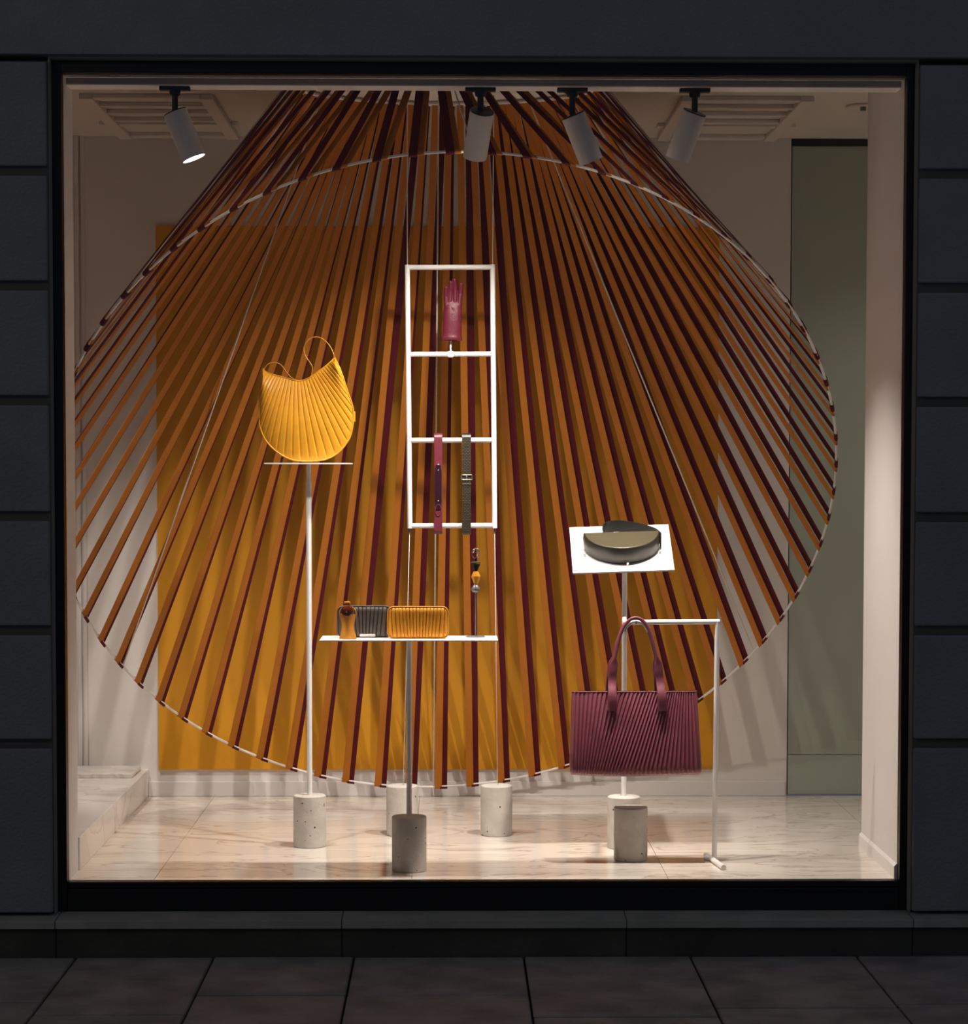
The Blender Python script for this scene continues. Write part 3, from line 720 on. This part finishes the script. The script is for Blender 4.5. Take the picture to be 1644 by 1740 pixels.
MB().loop_tube([kc+V((.0145*math.cos(2*PI*i/28), .002, .0175*math.sin(2*PI*i/28))) for i in range(28)], .0013, 6).build('key_ring', 'steel', chm, smooth=True)
MB().tube([kc+V((-.010, -.003, .002)), kc+V((-.002, -.004, .020)), kc+V((.008, -.003, .010)), kc+V((.004, -.003, -.010))], .0022, 8).build('clasp', 'metal', chm, smooth=True)

# ---------------------------------------------------------------- olive bag on the tray
ol = thing('half_moon_bag', 'olive brown half-moon bag lying on the tilted white tray', 'handbag', TC)
def TP(u, v, n): return TC+TU*u+TV*v+TN*n
def moon(r, k=1.0, dv=0.0, n=0.0, N=36):
    return [TP(r*math.cos(PI+PI*i/N), dv+r*k*math.sin(PI+PI*i/N), n) for i in range(N+1)]
RM = .139
secs = [moon(RM*.94, 1.0, 0, .002), moon(RM*1.0, 1.0, .004, .010), moon(RM*1.02, 1.0, .006, .045), moon(RM*1.0, 1.0, .004, .062), moon(RM*.965, 1.0, .0, .066)]
MB().sweep(secs).build('body', 'olive_d', ol, smooth=35)
MB().prism(moon(RM*.95, .985, -.003, .066), TN*.003).build('flap', 'olive', ol, bevel=.002)
MB().tube(moon(RM*.965, 1.0, 0, .067), .0025, 8).build('piping', 'olive', ol, smooth=True)
bp_ = [(-.060, .002), (-.064, .045), (-.058, .085), (-.035, .108), (.0, .112), (.035, .100), (.080, .078), (.125, .040), (.144, .0), (.142, -.03)]
P = crv([TP(u, v, .036) for u, v in bp_], 50); N_ = []
for i in range(len(P)):
    t = (P[min(i+1, len(P)-1)]-P[max(0, i-1)]).normalized(); N_.append(t.cross(TN).normalized())
MB().band(P, [TN*.023]*len(P), N_, .005).build('strap', 'olive_b', ol, smooth=45)
for u, v in ((RM*.95, -.055), (.012, -RM-.008), (-RM*.95, -.055)):
    MB().tube([TP(u*1.06, v*1.0, 0.0), TP(u*1.06, v*1.0, .012)], .0045, 10).build('acrylic_peg', 'acrylic', s3, smooth=40)

# ---------------------------------------------------------------- rail for the tote
RY0, RY1 = Y3, .355
ra = at(1062, 1057.5, RY0-.019); rb = at(1218.5, 1056.5, RY1)
rail = thing('hanging_rail', 'white tubular side rail with a splayed foot holding the burgundy tote', 'display rail', (rb.x, RY1, FLOOR))
rx_ = on_z(1213, 1464, FLOOR)
RY1b = rx_.y
rb = at(1218.3, 1056.5, RY1b)
a0 = at(1060, 1057.5, RY1b)
MB().tube([a0+V((-.004, 0, 0)), rb+V((.008, 0, 0))], .0092, 16).build('cross_bar', 'whitep', rail, smooth=40)
MB().tube([rb, V((rx_.x, RY1b, FLOOR+.012))], .0092, 16).build('leg', 'whitep', rail, smooth=40)
MB().tube([a0+V((0, .004, 0)), V((x3, Y3-.012, a0.z))], .0080, 16).build('stub_arm', 'whitep', rail, smooth=40)
f0 = on_z(1199, 1457, FLOOR); f1 = on_z(1229, 1479, FLOOR)
MB().tube([V((f0.x, f0.y, FLOOR+.010)), V((f1.x, f1.y, FLOOR+.010))], .0095, 14).build('foot', 'whitep', rail, smooth=40)
MB().tube([V((rx_.x-.03, RY1b+.03, FLOOR+.009)), V((rx_.x, RY1b, FLOOR+.010))], .009, 14).build('foot', 'whitep', rail, smooth=40)

# ---------------------------------------------------------------- burgundy tote
s5 = 5.438
def W2(zx, zy, Y): return at(950+zx/s5, 1030+zy/s5, Y)
tb = rb.lerp(a0, (rb.x-at(1079, 1055, RY1b).x)/(rb.x-a0.x))
YT = tb.y-.012
tote = thing('pleated_tote', 'burgundy sunburst-pleated tote bag hanging from the white rail', 'handbag', W2(700, 1580, YT))
TD = .045
YTF = YT-TD
x00, x10 = W2(122, 800, YTF), W2(1278, 796, YTF)
y01, y11 = W2(100, 1570, YTF), W2(1322, 1565, YTF)
NT = 36
def toteP(side):
    def F(s, v):
        off = .24*math.sin(PI*s)**1.5
        tt = x00.lerp(x10, s+off*.5); bb = y01.lerp(y11, s-off*.5)
        p = tt.lerp(bb, v)
        rnd_ = 1.0 if v < .90 else math.sqrt(max(0, 1-((v-.90)/.10)**2))
        dpt = (.016+(TD-.016)*math.sin(min(1, v/.9)*PI/2)**.9)*(.25+.75*rnd_)
        e = min(1, min(s, 1-s)*30+.2)
        bul = .004*math.sin(PI*s)
        if v > .9: p.x = (x00.x+x10.x)/2+(p.x-(x00.x+x10.x)/2)*(1-.022*((v-.9)/.1)**2)
        return V((p.x, YT-side*(dpt*(.75+.25*e)+bul+.0055*(pleat(s*NT, .7)-.5)*(1 if v < .93 else .5)), p.z-.006*math.sin(PI*s)*v))
    return F
MB().grid(toteP(1), NT*8, 30).build('front_panel', 'wine', tote, smooth=35)
MB().grid(toteP(-1), NT*4, 16).build('back_panel', 'wine', tote, smooth=35)
for s in (0.0, 1.0):
    MB().grid(lambda t, v: (lambda a_, b_: a_.lerp(b_, t)+V(((.016 if s == 0 else -.016)*math.sin(PI*t)*(1-v)**.6, 0, 0)))(toteP(1)(s, v), toteP(-1)(s, v)), 10, 24).build('gusset', 'wine_h', tote, smooth=True)
MB().grid(lambda s, t: toteP(1)(s, 1).lerp(toteP(-1)(s, 1), t), 60, 3).build('bottom', 'wine_h', tote, smooth=True)
MB().tube([toteP(1)(i/80, 0) for i in range(81)], .0022, 8).build('top_edge', 'wine', tote, smooth=True)
def handle(front):
    sgn = 1 if front else -1; yb = YT-sgn*.024; dx = 0 if front else -10; dz = 0 if front else 10
    zp = [(490, 965), (488, 820), (490, 700), (497, 600), (508, 520), (525, 430), (550, 320), (590, 210), (640, 140), (705, 110), (770, 135), (820, 195), (858, 300), (885, 400), (912, 510), (920, 600), (932, 700), (944, 820), (950, 965)]
    n = len(zp); base = []
    for i, (a_, b_) in enumerate(zp):
        t = i/(n-1); hgt = 1-min(1, max(0, (b_-110)/700)); y = yb-sgn*.022*(1-hgt)*(.0 if b_ < 800 else 1)+(YT-yb)*.45*hgt
        if not front: b_ = b_+dz*(hgt); a_ = a_+dx*(1-hgt)
        p = W2(a_, b_, YT-.03); base.append(V((p.x, y, p.z)))
    P = crv(base, 90); rings = []
    zr0 = W2(0, 500, YT).z
    for i, p in enumerate(P):
        t_ = (P[min(i+1, 90)]-P[max(i-1, 0)]).normalized()
        k = max(0, min(1, (p.z-zr0)/.030+.5)); k = k*k*(3-2*k)
        hwid = .0150*(1-k)+.0062*k; th = .0030*(1-k)+.0060*k
        a_ = t_.cross(V((0, 1, 0))).normalized(); b_ = V((0, 1, 0))
        rings.append([p+a_*hwid*math.copysign(abs(math.cos(q_))**.6, math.cos(q_))+b_*th*math.sin(q_) for q_ in (2*PI*j/14 for j in range(14))])
    h = MB().sweep(rings).build('handle', 'wine_h', tote, smooth=50)
    return h
handle(True); handle(False)
for zx in (490, 950):
    p = W2(zx, 880, YT-TD*.55)
    yq = toteP(1)(.35, .1).y
    a_ = W2(zx-43, 820, YT-.04); b_ = W2(zx+43, 968, YT-.04)
    MB().prism([V((a_.x, yq-.007, a_.z)), V((b_.x, yq-.007, a_.z)), V((b_.x+.0, yq-.016, b_.z)), V((a_.x, yq-.016, b_.z))], V((0, .010, 0))).build('handle_tab', 'wine_h', tote, bevel=.001)
hk = thing('bag_hook', 'white arched saddle hook under the tote handles', 'hook', tb)
MB().tube([p for p in crv([V((p.x, YT-.012 if k not in (2,) else YT-.014, p.z)) for k, p in enumerate([W2(603, 235, YT), W2(635, 180, YT), W2(705, 142, YT), W2(775, 175, YT), W2(815, 238, YT)])], 30)], .0032, 10).build('arch', 'whitep', hk, smooth=True)
hp = W2(705, 150, YT)
MB().tube([V((hp.x, YT-.016, hp.z)), V((hp.x, YT+.008, hp.z))], .004, 10).build('screw', 'steel', hk, smooth=40)

for o in bpy.data.objects:
    if '_o' in o.keys(): del o['_o']
